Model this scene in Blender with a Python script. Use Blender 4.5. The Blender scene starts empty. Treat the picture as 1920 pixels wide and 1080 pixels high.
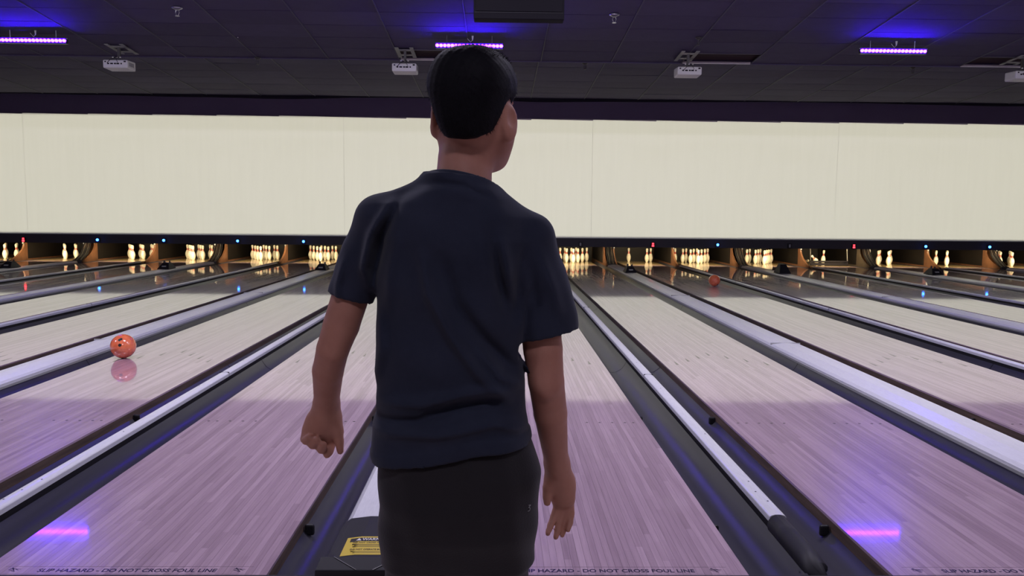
import bpy, math, random
import numpy as np
from mathutils import Vector, Matrix
random.seed(7); rng = np.random.default_rng(7)
S = bpy.context.scene
COL = S.collection
PI = math.pi

# ------------------------------------------------------------------ camera
CAM = Vector((-0.41, -2.7894, 1.3311)); YAW, PITCH, ROLL, FPX = 0.01747, -0.0955, 0.00872, 1476.9
def cam_basis():
    f = Vector((math.sin(YAW)*math.cos(PITCH), math.cos(YAW)*math.cos(PITCH), math.sin(PITCH)))
    r = Vector((math.cos(YAW), -math.sin(YAW), 0)); u = r.cross(f)
    return r*math.cos(ROLL)+u*math.sin(ROLL), u*math.cos(ROLL)-r*math.sin(ROLL), f
CR, CU, CF = cam_basis()
cd = bpy.data.cameras.new('camera'); cam = bpy.data.objects.new('camera', cd); COL.objects.link(cam)
cd.sensor_width = 36; cd.lens = 36*FPX/1920; cd.clip_start = 0.05; cd.clip_end = 100
M = Matrix((CR, CU, -CF)).transposed().to_4x4(); M.translation = CAM; cam.matrix_world = M
S.camera = cam
def at(u, v, Y):
    "a pixel of the photograph -> point at depth Y"
    d = CR*((u-960)/FPX) - CU*((v-540)/FPX) + CF
    return CAM + d*((Y-CAM.y)/d.y)

# ------------------------------------------------------------------ world, exposure
W = bpy.data.worlds.new('world'); S.world = W; W.use_nodes = True
W.node_tree.nodes['Background'].inputs[0].default_value = (0.10, 0.085, 0.16, 1)
W.node_tree.nodes['Background'].inputs[1].default_value = 0.03
S.view_settings.view_transform = 'Standard'; S.view_settings.look = 'None'
S.view_settings.gamma = 1; S.view_settings.exposure = 0; S.view_settings.use_curve_mapping = False

ROOM_LIGHT = 195.0        # each unseen ceiling panel placed to light the near lanes; weaker over the seating area
LED_STRENGTH = 230.0
PROJECTOR_POWER = 1500.0
PIN_LIGHT = 26.0

# ------------------------------------------------------------------ materials
MATS = {}
def mat(name, col=(.5,.5,.5), rough=.5, metal=0, coat=0, coat_r=.03, emit=None, es=0, spec=.5, sheen=0):
    if name in MATS: return MATS[name]
    m = bpy.data.materials.new(name); m.use_nodes = True
    b = m.node_tree.nodes['Principled BSDF']; I = b.inputs
    I['Base Color'].default_value = (*col, 1); I['Roughness'].default_value = rough; I['Metallic'].default_value = metal
    I['Coat Weight'].default_value = coat; I['Coat Roughness'].default_value = coat_r; I['Specular IOR Level'].default_value = spec
    I['Sheen Weight'].default_value = sheen
    if emit: I['Emission Color'].default_value = (*emit, 1); I['Emission Strength'].default_value = es
    MATS[name] = m
    return m
class NT:
    "tiny node helper"
    def __init__(s, m): s.t = m.node_tree; s.b = s.t.nodes['Principled BSDF']
    def n(s, typ, **kw):
        x = s.t.nodes.new(typ)
        for k, v in kw.items(): setattr(x, k, v)
        return x
    def l(s, a, b): s.t.links.new(a, b)
    def math(s, op, a, b=None, c=None):
        x = s.n('ShaderNodeMath', operation=op)
        for i, v in enumerate((a, b, c)):
            if v is None: continue
            if isinstance(v, (int, float)): x.inputs[i].default_value = v
            else: s.l(v, x.inputs[i])
        return x.outputs[0]
    def ramp(s, fac, stops):
        x = s.n('ShaderNodeValToRGB'); e = x.color_ramp.elements
        while len(e) < len(stops): e.new(.5)
        for el, (p, c) in zip(e, stops): el.position = p; el.color = (*c, 1)
        s.l(fac, x.inputs[0]); return x.outputs[0]
    def noise(s, vec, scale, detail=3, rough=.5):
        x = s.n('ShaderNodeTexNoise'); x.inputs['Scale'].default_value = scale; x.inputs['Detail'].default_value = detail
        x.inputs['Roughness'].default_value = rough
        if vec is not None: s.l(vec, x.inputs['Vector'])
        return x.outputs['Fac']
    def mapping(s, scale, coord='Object'):
        tc = s.n('ShaderNodeTexCoord'); mp = s.n('ShaderNodeMapping'); mp.inputs['Scale'].default_value = scale
        s.l(tc.outputs[coord], mp.inputs['Vector']); return mp.outputs[0]
    def mix(s, fac, a, b, typ='MIX'):
        x = s.n('ShaderNodeMix', data_type='RGBA', blend_type=typ)
        for i, v in ((0, fac), (6, a), (7, b)):
            if isinstance(v, (int, float)): x.inputs[i].default_value = v
            elif isinstance(v, tuple): x.inputs[i].default_value = (*v, 1)
            else: s.l(v, x.inputs[i])
        return x.outputs[2]
    def bump(s, h, dist, strength=1):
        x = s.n('ShaderNodeBump'); x.inputs['Distance'].default_value = dist; x.inputs['Strength'].default_value = strength
        s.l(h, x.inputs['Height']); s.l(x.outputs[0], s.b.inputs['Normal'])

def noisy(name, c0, c1, scale=(8,8,8), sc=3, **kw):
    if name in MATS: return MATS[name]
    m = mat(name, **kw); t = NT(m)
    f = t.noise(t.mapping(scale), sc, 4, .6)
    t.l(t.ramp(f, [(.3, c0), (.7, c1)]), t.b.inputs['Base Color'])
    return m

WOOD_A, WOOD_B = (.33,.225,.275), (.60,.435,.515)
def lane_material(name, brick):
    m = mat(name, rough=.28, coat=1.0, coat_r=.045, spec=.5); m.node_tree.nodes['Principled BSDF'].inputs['Coat IOR'].default_value = 1.68; t = NT(m)
    tc = t.n('ShaderNodeTexCoord'); sx = t.n('ShaderNodeSeparateXYZ'); t.l(tc.outputs['Object'], sx.inputs[0])
    oi = t.n('ShaderNodeObjectInfo')
    if brick:          # boards too far off to tell apart: print the board joints
        bi = t.math('FLOOR', t.math('DIVIDE', sx.outputs[0], 1.0541/39)); wn = t.n('ShaderNodeTexWhiteNoise', noise_dimensions='1D')
        t.l(t.math('ADD', bi, t.math('MULTIPLY', oi.outputs['Random'], 100.)), wn.inputs['W']); rnd = wn.outputs['Value']
    else: rnd = oi.outputs['Random']
    yy = t.math('ADD', sx.outputs[1], t.math('MULTIPLY', rnd, 13.7))
    cx = t.n('ShaderNodeCombineXYZ'); t.l(t.math('MULTIPLY', sx.outputs[0], 90.), cx.inputs[0]); t.l(t.math('MULTIPLY', yy, 3.), cx.inputs[1]); t.l(t.math('MULTIPLY', rnd, 31.), cx.inputs[2])
    g = t.noise(cx.outputs[0], 1.0, 4, .6)
    # pieces of a board change tone along its length, with finger joints between them
    seg = t.math('FLOOR', t.math('DIVIDE', yy, 1.37)); w2 = t.n('ShaderNodeTexWhiteNoise', noise_dimensions='2D')
    c2 = t.n('ShaderNodeCombineXYZ'); t.l(seg, c2.inputs[0]); t.l(rnd, c2.inputs[1]); t.l(c2.outputs[0], w2.inputs['Vector'])
    fr = t.math('FRACT', t.math('DIVIDE', yy, 1.37)); near = t.math('LESS_THAN', fr, .13)
    comb = t.math('MULTIPLY', near, t.math('GREATER_THAN', t.math('SINE', t.math('MULTIPLY', yy, 480.)), .35))
    v = t.math('ADD', t.math('MULTIPLY', w2.outputs['Value'], .36), t.math('MULTIPLY', g, .68))
    col = t.ramp(v, [(.22, WOOD_A), (.82, WOOD_B)])
    col = t.mix(t.math('MULTIPLY', comb, .16), col, (.16,.11,.11))
    t.l(col, t.b.inputs['Base Color'])
    return m
lane_material('lane_board_wood', False); lane_material('lane_surface_wood', True)
noisy('pin_deck_wood', (.42,.30,.15), (.55,.41,.22), (40,2,2), 2, rough=.3, coat=1, coat_r=.03)
noisy('approach_wood', (.45,.36,.33), (.56,.46,.42), (60,2,1), 1, rough=.35, coat=.6, coat_r=.06)
noisy('lane_side_wood', (.05,.032,.024), (.13,.085,.06), (20,1.2,20), 2, rough=.6)
noisy('kickback_wood', (.085,.036,.017), (.20,.088,.042), (30,3,2), 1.5, rough=.5)
noisy('kickback_grey', (.05,.037,.026), (.085,.064,.045), (10,3,2), 2, rough=.6)
mat('kickback_dark', (.018,.015,.016), .6); mat('wear_black', (.010,.008,.008), .6, spec=.2); mat('header_black', (.045,.041,.050), .6, spec=.3)
m = mat('gutter_plastic', (.045,.045,.058), .28, spec=.4); t = NT(m)
f = t.noise(t.mapping((14,.35,14)), 1.2, 4, .55); t.l(t.ramp(f, [(.35,(.034,.033,.046)), (.75,(.056,.054,.068))]), t.b.inputs['Base Color'])
t.l(t.math('MULTIPLY_ADD', f, .12, .27), t.b.inputs['Roughness'])
m = mat('cap_white', (.62,.62,.68), .27); t = NT(m)
f = t.noise(t.mapping((60,7,60)), 2.2, 5, .7); t.l(t.ramp(f, [(.22,(.32,.32,.34)), (.32,(.62,.62,.65)), (.8,(.72,.72,.74))]), t.b.inputs['Base Color'])
mat('black_plastic', (.014,.013,.016), .55, spec=.3); mat('black_matte', (.012,.011,.014), .8); mat('dark_metal', (.10,.095,.09), .45, .6)
mat('steel', (.55,.55,.55), .3, 1); mat('white_plastic', (.90,.90,.82), .45); mat('grey_plastic', (.33,.33,.32), .5)
mat('marker_dark', (.05,.035,.035), .35, coat=1, coat_r=.04); mat('print_ink', (.022,.014,.055), .35, coat=1, coat_r=.04); mat('print_line', (.22,.16,.20), .35, coat=1, coat_r=.04)
mat('pin_white', (.82,.78,.66), .28, coat=.6, coat_r=.06); mat('pin_red', (.55,.03,.02), .3, coat=.6, coat_r=.06)
m = mat('ball_orange', (.82,.18,.07), .22, coat=1, coat_r=.03); t = NT(m)
f = t.noise(t.mapping((1,1,1)), 11, 5, .65); t.l(t.ramp(f, [(.35,(.64,.11,.045)), (.6,(.88,.22,.09))]), t.b.inputs['Base Color'])
mat('hole_black', (.006,.005,.005), .7)
m = mat('screen_cloth', (.86,.86,.85), .85, spec=.15); t = NT(m)
f = t.noise(t.mapping((6,1,.35)), 1.6, 4, .6); t.l(t.ramp(f, [(.3,(.85,.85,.84)), (.7,(.87,.87,.86))]), t.b.inputs['Base Color'])
m = mat('ceiling_tile', (.03,.028,.035), .85); t = NT(m)
oi = t.n('ShaderNodeObjectInfo'); f = t.noise(t.mapping((1,1,1)), 5, 3); v = t.math('ADD', t.math('MULTIPLY', oi.outputs['Random'], .5), t.math('MULTIPLY', f, .5))
t.l(t.ramp(v, [(.2,(.075,.062,.115)), (.8,(.105,.088,.160))]), t.b.inputs['Base Color'])
t.bump(t.noise(t.mapping((1,1,1)), 90, 3), .004, .6)
mat('grid_metal', (.12,.11,.14), .6); mat('valance_black', (.022,.020,.030), .9); mat('wall_black', (.26,.215,.34), .9); mat('box_black', (.006,.005,.008), .7, spec=.15)
mat('side_wall', (.07,.06,.09), .85); mat('opening_brown', (.05,.028,.026), .8); mat('edge_pale', (.85,.80,.74), .6)
mat('led_violet', (.1,.0,.2), .4, emit=(.045,.0035,1.0), es=LED_STRENGTH)
mat('led_housing', (.03,.02,.05), .35)
mat('lamp_blue', (.02,.05,.3), .3, emit=(.03,.16,1.0), es=14); mat('lamp_red', (.3,.01,.01), .3, emit=(1.0,.02,.03), es=9)
mat('lamp_panel', (.8,.8,.8), .5, emit=(1.0,.86,.92), es=2.0)
mat('tube_warm', (.9,.8,.6), .5, emit=(1.0,.80,.48), es=6)
mat('sticker_yellow', (.62,.46,.05), .45); mat('sticker_black', (.012,.010,.010), .45); mat('sticker_white', (.7,.68,.62), .45)
m = mat('skin', (.46,.22,.15), .52, spec=.35); t = NT(m)
f = t.noise(t.mapping((1,1,1)), 26, 4, .6); t.l(t.ramp(f, [(.3,(.44,.20,.135)), (.7,(.50,.24,.165))]), t.b.inputs['Base Color'])
t.b.inputs['Subsurface Weight'].default_value = .12; t.b.inputs['Subsurface Radius'].default_value = (.02,.008,.005); t.b.inputs['Subsurface Scale'].default_value = .4
m = mat('hair_black', (.0045,.004,.006), .7, spec=.15) 
m = mat('shirt_navy', (.030,.036,.060), .9, sheen=.08, spec=.25); t = NT(m)
f = t.noise(t.mapping((1,1,1)), 9, 4, .6); t.l(t.ramp(f, [(.3,(.017,.021,.037)), (.7,(.026,.031,.052))]), t.b.inputs['Base Color'])
t.bump(t.noise(t.mapping((1,1,1)), 600, 2), .0005, .4)
m = mat('trouser_black', (.009,.007,.008), .85, sheen=.1); t = NT(m); t.bump(t.noise(t.mapping((1,1,1)), 300, 2), .0012, .5)
mat('emblem_grey', (.30,.30,.30), .5); mat('shoe_red', (.25,.03,.03), .5); mat('sole_white', (.5,.48,.44), .6); mat('eye_white', (.7,.7,.68), .3); mat('iris', (.02,.012,.008), .2)

# ------------------------------------------------------------------ mesh helpers
class MB:
    def __init__(s): s.v = []; s.f = []; s.mi = []
    def add(s, vs, fs, k=0):
        o = len(s.v); s.v += [tuple(p) for p in vs]; s.f += [tuple(i+o for i in f) for f in fs]; s.mi += [k]*len(fs); return s
    def box(s, x0, x1, y0, y1, z0, z1, k=0, R=None, o=None):
        vs = [Vector((x, y, z)) for x in (x0, x1) for y in (y0, y1) for z in (z0, z1)]
        if R is not None: vs = [R @ p for p in vs]
        if o is not None: vs = [p+Vector(o) for p in vs]
        return s.add(vs, [(0,1,3,2),(4,6,7,5),(0,4,5,1),(2,3,7,6),(0,2,6,4),(1,5,7,3)], k)
    def tube(s, pts, r, n=8, k=0, caps=True):
        pts = [Vector(p) for p in pts]; rr = r if isinstance(r, (list, tuple)) else [r]*len(pts)
        o = len(s.v); t0 = None
        for i, p in enumerate(pts):
            d = (pts[min(i+1, len(pts)-1)]-pts[max(i-1, 0)]).normalized()
            a = d.cross(Vector((0,0,1)) if abs(d.z) < .9 else Vector((1,0,0))).normalized(); b = d.cross(a)
            for j in range(n):
                q = 2*PI*j/n; s.v.append(tuple(p+(a*math.cos(q)+b*math.sin(q))*rr[i]))
        for i in range(len(pts)-1):
            for j in range(n):
                j2 = (j+1) % n; s.f.append((o+i*n+j, o+(i+1)*n+j, o+(i+1)*n+j2, o+i*n+j2)); s.mi.append(k)
        if caps:
            s.f.append(tuple(o+j for j in range(n))); s.mi.append(k)
            e = o+(len(pts)-1)*n; s.f.append(tuple(e+j for j in reversed(range(n)))); s.mi.append(k)
        return s
    def lathe(s, prof, n=20, k=0, ks=None, o=(0,0,0)):
        b = len(s.v)
        for r, z in prof:
            for j in range(n):
                q = 2*PI*j/n; s.v.append((o[0]+r*math.cos(q), o[1]+r*math.sin(q), o[2]+z))
        for i in range(len(prof)-1):
            for j in range(n):
                j2 = (j+1) % n; s.f.append((b+i*n+j, b+i*n+j2, b+(i+1)*n+j2, b+(i+1)*n+j)); s.mi.append(ks[i] if ks else k)
        s.f.append(tuple(b+j for j in reversed(range(n)))); s.mi.append(ks[0] if ks else k)
        e = b+(len(prof)-1)*n; s.f.append(tuple(e+j for j in range(n))); s.mi.append(ks[-1] if ks else k)
        return s
    def sweep_y(s, sec, ys, k=0, close=False):
        "cross-section polyline (x,z) extruded along y"
        o = len(s.v); n = len(sec)
        for y in ys:
            for x, z in sec: s.v.append((x, y, z))
        for i in range(len(ys)-1):
            for j in range(n if close else n-1):
                j2 = (j+1) % n; s.f.append((o+i*n+j, o+i*n+j2, o+(i+1)*n+j2, o+(i+1)*n+j)); s.mi.append(k)
        if close:
            s.f.append(tuple(o+j for j in reversed(range(n)))); s.mi.append(k)
            e = o+(len(ys)-1)*n; s.f.append(tuple(e+j for j in range(n))); s.mi.append(k)
        return s
    def mesh(s, name, mats, smooth=False):
        me = bpy.data.meshes.new(name); me.from_pydata(s.v, [], s.f)
        for q in (mats if isinstance(mats, (list, tuple)) else [mats]): me.materials.append(MATS[q])
        me.polygons.foreach_set('material_index', s.mi)
        if smooth: me.polygons.foreach_set('use_smooth', [True]*len(s.f))
        me.update(); return me
    def build(s, name, mats, parent=None, loc=(0,0,0), smooth=False, bevel=0):
        o = link(name, s.mesh(name, mats, smooth), parent, loc)
        if bevel:
            b = o.modifiers.new('bevel', 'BEVEL'); b.width = bevel; b.segments = 2; b.limit_method = 'ANGLE'
        return o
def link(name, me, parent=None, loc=(0,0,0)):
    o = bpy.data.objects.new(name, me); COL.objects.link(o); o.location = loc
    if parent: o.parent = parent
    return o
def tag(o, label, cat, group=None):
    o['label'] = label; o['category'] = cat
    if group: o['group'] = group
    return o
def thing(name, label, cat, loc=(0,0,0), group=None):
    o = bpy.data.objects.new(name, None); COL.objects.link(o); o.location = loc; o.empty_display_size = .1
    return tag(o, label, cat, group)
def struct(o): o['kind'] = 'structure'; return o
def text(name, body, size, matn, parent, loc, rot=(0,0,0), sx=1, ext=.0002, width=None, align='CENTER'):
    c = bpy.data.curves.new(name, 'FONT'); c.body = body; c.size = size; c.align_x = align; c.align_y = 'CENTER'; c.extrude = ext; c.offset = size*.022
    c.resolution_u = 3
    tmp = bpy.data.objects.new('tmp', c); COL.objects.link(tmp)
    dg = bpy.context.evaluated_depsgraph_get(); me = bpy.data.meshes.new_from_object(tmp.evaluated_get(dg))
    bpy.data.objects.remove(tmp); me.materials.clear(); me.materials.append(MATS[matn])
    o = link(name, me, parent, loc); o.rotation_euler = rot
    if width:
        xs = [v.co.x for v in me.vertices]; sx = width/(max(xs)-min(xs))
    o.scale = (sx, 1, 1); return o
ORD = ['', 'first', 'second', 'third', 'fourth', 'fifth', 'sixth', 'seventh', 'eighth', 'ninth']
def lane_words(i): return f"{ORD[i+1]} lane right of the bowler" if i >= 0 else f"{ORD[-i]} lane left of the bowler"

# ------------------------------------------------------------------ lane layout
LW, GW, GN = 1.0541, .7258, .5383
CX = {0: 0.0}
for i in range(1, 10): CX[i] = CX[i-1]+LW+(GN if i % 2 == 1 else GW)
for i in range(-1, -10, -1): CX[i] = CX[i+1]-LW-(GW if (-i) % 2 == 1 else GN)
LANES = range(-8, 9)
DECK0, LEND, HEAD = 17.55, 19.35, 18.29
def wide(g): return g % 2 != 0            # divider g lies between lane g and lane g+1
def gap(g): return CX[g]+LW/2, CX[g+1]-LW/2

# ------------------------------------------------------------------ the room shell
XW, YB = 16.6, -9.0
struct(MB().box(-XW, XW, -.03, 20.6, -.35, -.25).build('floor', 'black_matte'))
ap = struct(MB().box(-XW, XW, YB, -.032, -.25, 0).build('floor_approach', 'approach_wood'))
fl = MB().box(-XW, XW, -.0305, -.0005, -.24, .0004).build('foul_line', 'black_plastic', ap)
struct(MB().box(-XW-.1, -XW, YB, 20.6, -.35, 5.4).build('wall_left', 'side_wall'))
struct(MB().box(XW, XW+.1, YB, 20.6, -.35, 5.4).build('wall_right', 'side_wall'))
struct(MB().box(-XW, XW, YB-.1, YB, -.35, 5.4).build('wall_back', 'side_wall'))
struct(MB().box(-XW, XW, 18.40, 18.46, .62, 4.6).build('wall_front', 'wall_black'))
struct(MB().box(-XW, XW, 20.5, 20.6, -.35, .62).build('wall_pit', 'kickback_dark'))
struct(MB().box(-XW, XW, 16.60, 20.5, .62, .66).build('ceiling_pit', 'black_matte'))

# ceiling: two sloping fields of black 2x4 ft tiles with a step between them
ZN = lambda y: 3.94-.079*(y-11.16)
ZF = lambda y: 4.115-.047*(y-11.16)
TX0, TW, TD = .30, 1.22, .61
def ceiling_field(name, y0, y1, zf, rows, back):
    mb = MB(); th = .05
    mb.add([(-XW, y0, zf(y0)+back), (XW, y0, zf(y0)+back), (XW, y1, zf(y1)+back), (-XW, y1, zf(y1)+back),
            (-XW, y0, zf(y0)+back+th), (XW, y0, zf(y0)+back+th), (XW, y1, zf(y1)+back+th), (-XW, y1, zf(y1)+back+th)],
           [(0,3,2,1),(4,5,6,7),(0,1,5,4),(2,3,7,6),(1,2,6,5),(3,0,4,7)])
    return struct(mb.build(name, 'opening_brown'))
cn = ceiling_field('ceiling', YB, 11.16, ZN, 0, .06)
cf = ceiling_field('ceiling_far', 11.16, 15.45, ZF, 0, .06)
struct(MB().box(-XW, XW, 11.162, 11.18, 3.93, 4.25).build('trim_1', 'ceiling_tile'))
gtile = MB()
def tile_mesh():
    mb = MB(); a, b, h = TW/2-.012, TD/2-.006, .016
    n, mth = 6, 3
    vs = []; fs = []
    for j in range(mth+1):
        for i in range(n+1):
            x = -a+2*a*i/n; y = -b+2*b*j/mth
            sag = -.006*(1-(x/a)**2)*(1-(y/b)**2)
            vs.append((x, y, sag))
    for j in range(mth):
        for i in range(n):
            q = j*(n+1)+i; fs.append((q, q+n+1, q+n+2, q+1))
    mb.add(vs, fs); mb.box(-a, a, -b, b, .0005, h)
    return mb.mesh('ceiling_tile', 'ceiling_tile', True)
TM = tile_mesh()
MISSING = {(-2, 0), (2, 0), (6, 0)}
def tiles(parent, zf, y_end, nrow, xr, sl, near):
    cols = range(math.floor((-xr-TX0)/TW), math.ceil((xr-TX0)/TW))
    for r in range(nrow):
        yc = y_end-TD*(r+.5)
        for c in cols:
            if near and (c, r) in MISSING: continue
            o = link('tile', TM, parent, (TX0+TW*(c+.5), yc, zf(yc)+.008+random.uniform(-.002, .002)))
            o.rotation_euler = (math.atan(sl)+random.uniform(-.004, .004), random.uniform(-.003, .003), 0)
    y0 = y_end-TD*nrow; L = math.hypot(TD*nrow, zf(y0)-zf(y_end))
    bar = MB().box(-.007, .007, 0, L, -.003, .02).mesh('grid_bar', 'grid_metal')
    for c in list(cols)+[cols[-1]+1]:
        o = link('grid_bar', bar, parent, (TX0+TW*c, y0, zf(y0))); o.rotation_euler = (math.atan(sl), 0, 0)
tiles(cn, ZN, 11.16, 6, 10.5, -.079, True)
tiles(cf, ZF, 15.43, 7, 12.4, -.047, False)
# plain slab closes the part of the ceiling that is out of view, over the approach
y1 = 11.16-TD*6
mb = MB(); mb.add([(-XW, YB, ZN(YB)), (XW, YB, ZN(YB)), (XW, y1, ZN(y1)), (-XW, y1, ZN(y1)), (-XW, YB, ZN(YB)+.05), (XW, YB, ZN(YB)+.05), (XW, y1, ZN(y1)+.05), (-XW, y1, ZN(y1)+.05)],
       [(0,3,2,1),(4,5,6,7),(0,1,5,4),(2,3,7,6),(1,2,6,5),(3,0,4,7)])
mb.build('ceiling_board', 'ceiling_tile', cn)
for (c, r) in sorted(MISSING):      # pale edges of the openings beside the projectors
    xa, xb = TX0+TW*c+.02, TX0+TW*(c+1)-.02
    MB().box(xa, xb, 11.13, 11.16, ZN(11.16)-.008, ZN(11.16)+.03).build('opening_edge', 'edge_pale', cn)
    MB().box(xa, xb, 10.555, 10.565, ZN(10.56)-.004, ZN(10.56)+.02).build('opening_edge', 'grid_metal', cn)
# sagging flap of black cloth along the far end of the ceiling
mb = MB(); n = 160; vs = []; fs = []
for i in range(n+1):
    x = -XW+2*XW*i/n
    d = .03+.05*max(0, math.sin(x*1.05+.9))*max(0, math.sin(x*.31+2.2))+.02*math.sin(x*.7)
    for (yy, zz) in ((15.44, ZF(15.44)+.02), (15.46+.012*math.sin(x*3), ZF(15.44)-d), (15.472+.012*math.sin(x*3), ZF(15.44)-d), (15.47, ZF(15.44)+.02)): vs.append((x, yy, zz))
for i in range(n):
    for j in range(3): q = i*4+j; fs.append((q, q+4, q+5, q+1))
mb.add(vs, fs); mb.build('ceiling_flap', 'valance_black', cf, smooth=True)
struct(MB().box(-XW, XW, 15.47, 18.5, 4.35, 4.4).build('ceiling_void', 'wall_black'))

def gutter_section(w, flip):
    pts = []
    for k in range(13):
        q = k/12; x = q*w; z = -.062-.05*math.sin(PI*min(1, q*1.15))**.8 if q < .87 else -.062+(q-.87)/.13*.05
        pts.append((-x if flip else x, z))
    return pts
# ------------------------------------------------------------------ lanes
PSP, PRW = .3048, .264
board_me = MB().box(-.01320, .01320, 0, DECK0-.002, -.012, 0).mesh('board', 'lane_board_wood')
bed_me = MB().box(-LW/2+.001, LW/2-.001, 0, LEND, -.14, -.008).mesh('lane_bed', 'lane_side_wood')
surf_me = MB().box(-LW/2, LW/2, 0, DECK0-.002, -.010, 0).mesh('lane_surface', 'lane_surface_wood')
deck_me = MB().box(-LW/2, LW/2, DECK0, LEND, -.010, 0).mesh('pin_deck', 'pin_deck_wood')
arrow_me = MB().add([(-.011,-.075,0), (.011,-.075,0), (.0015,.075,0), (-.0015,.075,0), (-.011,-.075,.0004), (.011,-.075,.0004), (.0015,.075,.0004), (-.0015,.075,.0004)],
                    [(3,2,1,0),(4,5,6,7),(0,1,5,4),(1,2,6,5),(2,3,7,6),(3,0,4,7)]).mesh('arrow_marker', 'marker_dark')
dot_me = MB().lathe([(.0085,0), (.0085,.0004)], 12).mesh('dot_marker', 'marker_dark')
line_me = MB().box(-.46, .46, -.0008, .0008, 0, .0003).mesh('printed_line', 'print_line')
for i in LANES:
    adj = 'pale maple bowling lane under a full rack, '
    if i == 2: adj = 'pale lane with three pins left and a rolling ball, '
    elif i == 5: adj = 'pale bowling lane whose pins are being swept, '
    elif i == -2: adj = 'pale bowling lane carrying the nearer orange ball, '
    elif i in (-1, 0): adj = 'pale bowling lane with printed foul line warning, '
    L = thing('bowling_lane', adj+lane_words(i), 'bowling lane', (CX[i], 0, 0), 'bowling lanes')
    link('lane_bed', bed_me, L)
    if -2 <= i <= 2:
        for b in range(39): link('board', board_me, L, (-LW/2+LW/39*(b+.5), 0, 0))
    else: link('lane_surface', surf_me, L)
    link('pin_deck', deck_me, L)
    for sgn in (-1, 1):
        gg = i if sgn > 0 else i-1; w_ = (GW-.30)/2 if gg % 2 else (GN-.072)/2
        sec = [(sgn*(LW/2+x), z) for x, z in gutter_section(w_, False)]
        if sgn < 0: sec = sec[::-1]
        MB().sweep_y(sec[::-1], [17.16, LEND]).build('deck_gutter', 'gutter_plastic', L, smooth=True)
    if -4 <= i <= 4:
        for k in range(-3, 4): link('arrow_marker', arrow_me, L, (k*5*LW/39, 4.62-.155*abs(k), .0001))
    if -2 <= i <= 2:
        for sgn in (-1, 1):
            for bn in (3, 5, 8, 11, 14): link('dot_marker', dot_me, L, (sgn*(LW/2-(bn-.5)*LW/39), 2.13, .0001))
    if -1 <= i <= 1:
        text('warning_print', 'SLIP HAZARD - DO NOT CROSS FOUL LINE', .036, 'print_ink', L, (.005, .035, .0003), width=.655)
        for yy in (.008, .068): link('printed_line', line_me, L, (0, yy, .0002))
        for sgn in (-1, 1):
            mb = MB()
            for (xa, ya, xb, yb, w) in ((-.03, .018, .035, .012, .003), (-.022, .03, .012, -.016, .0045), (-.03, .004, .0, -.006, .003), (.0, .016, .028, -.003, .003), (-.004, -.014, .016, -.018, .003)):
                d = Vector((xb-xa, yb-ya, 0)).normalized(); nrm = Vector((-d.y, d.x, 0))*w
                a, b2 = Vector((xa, ya, 0)), Vector((xb, yb, 0))
                lo = [a-nrm, b2-nrm*.4, b2+nrm*.4, a+nrm]
                mb.add(lo+[p+Vector((0,0,.0003)) for p in lo], [(3,2,1,0),(4,5,6,7),(0,1,5,4),(1,2,6,5),(2,3,7,6),(3,0,4,7)])
            mb.build('emblem_print', 'print_ink', L, (sgn*.413, .038, .0002)).scale = (.65, .65, 1)

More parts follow.
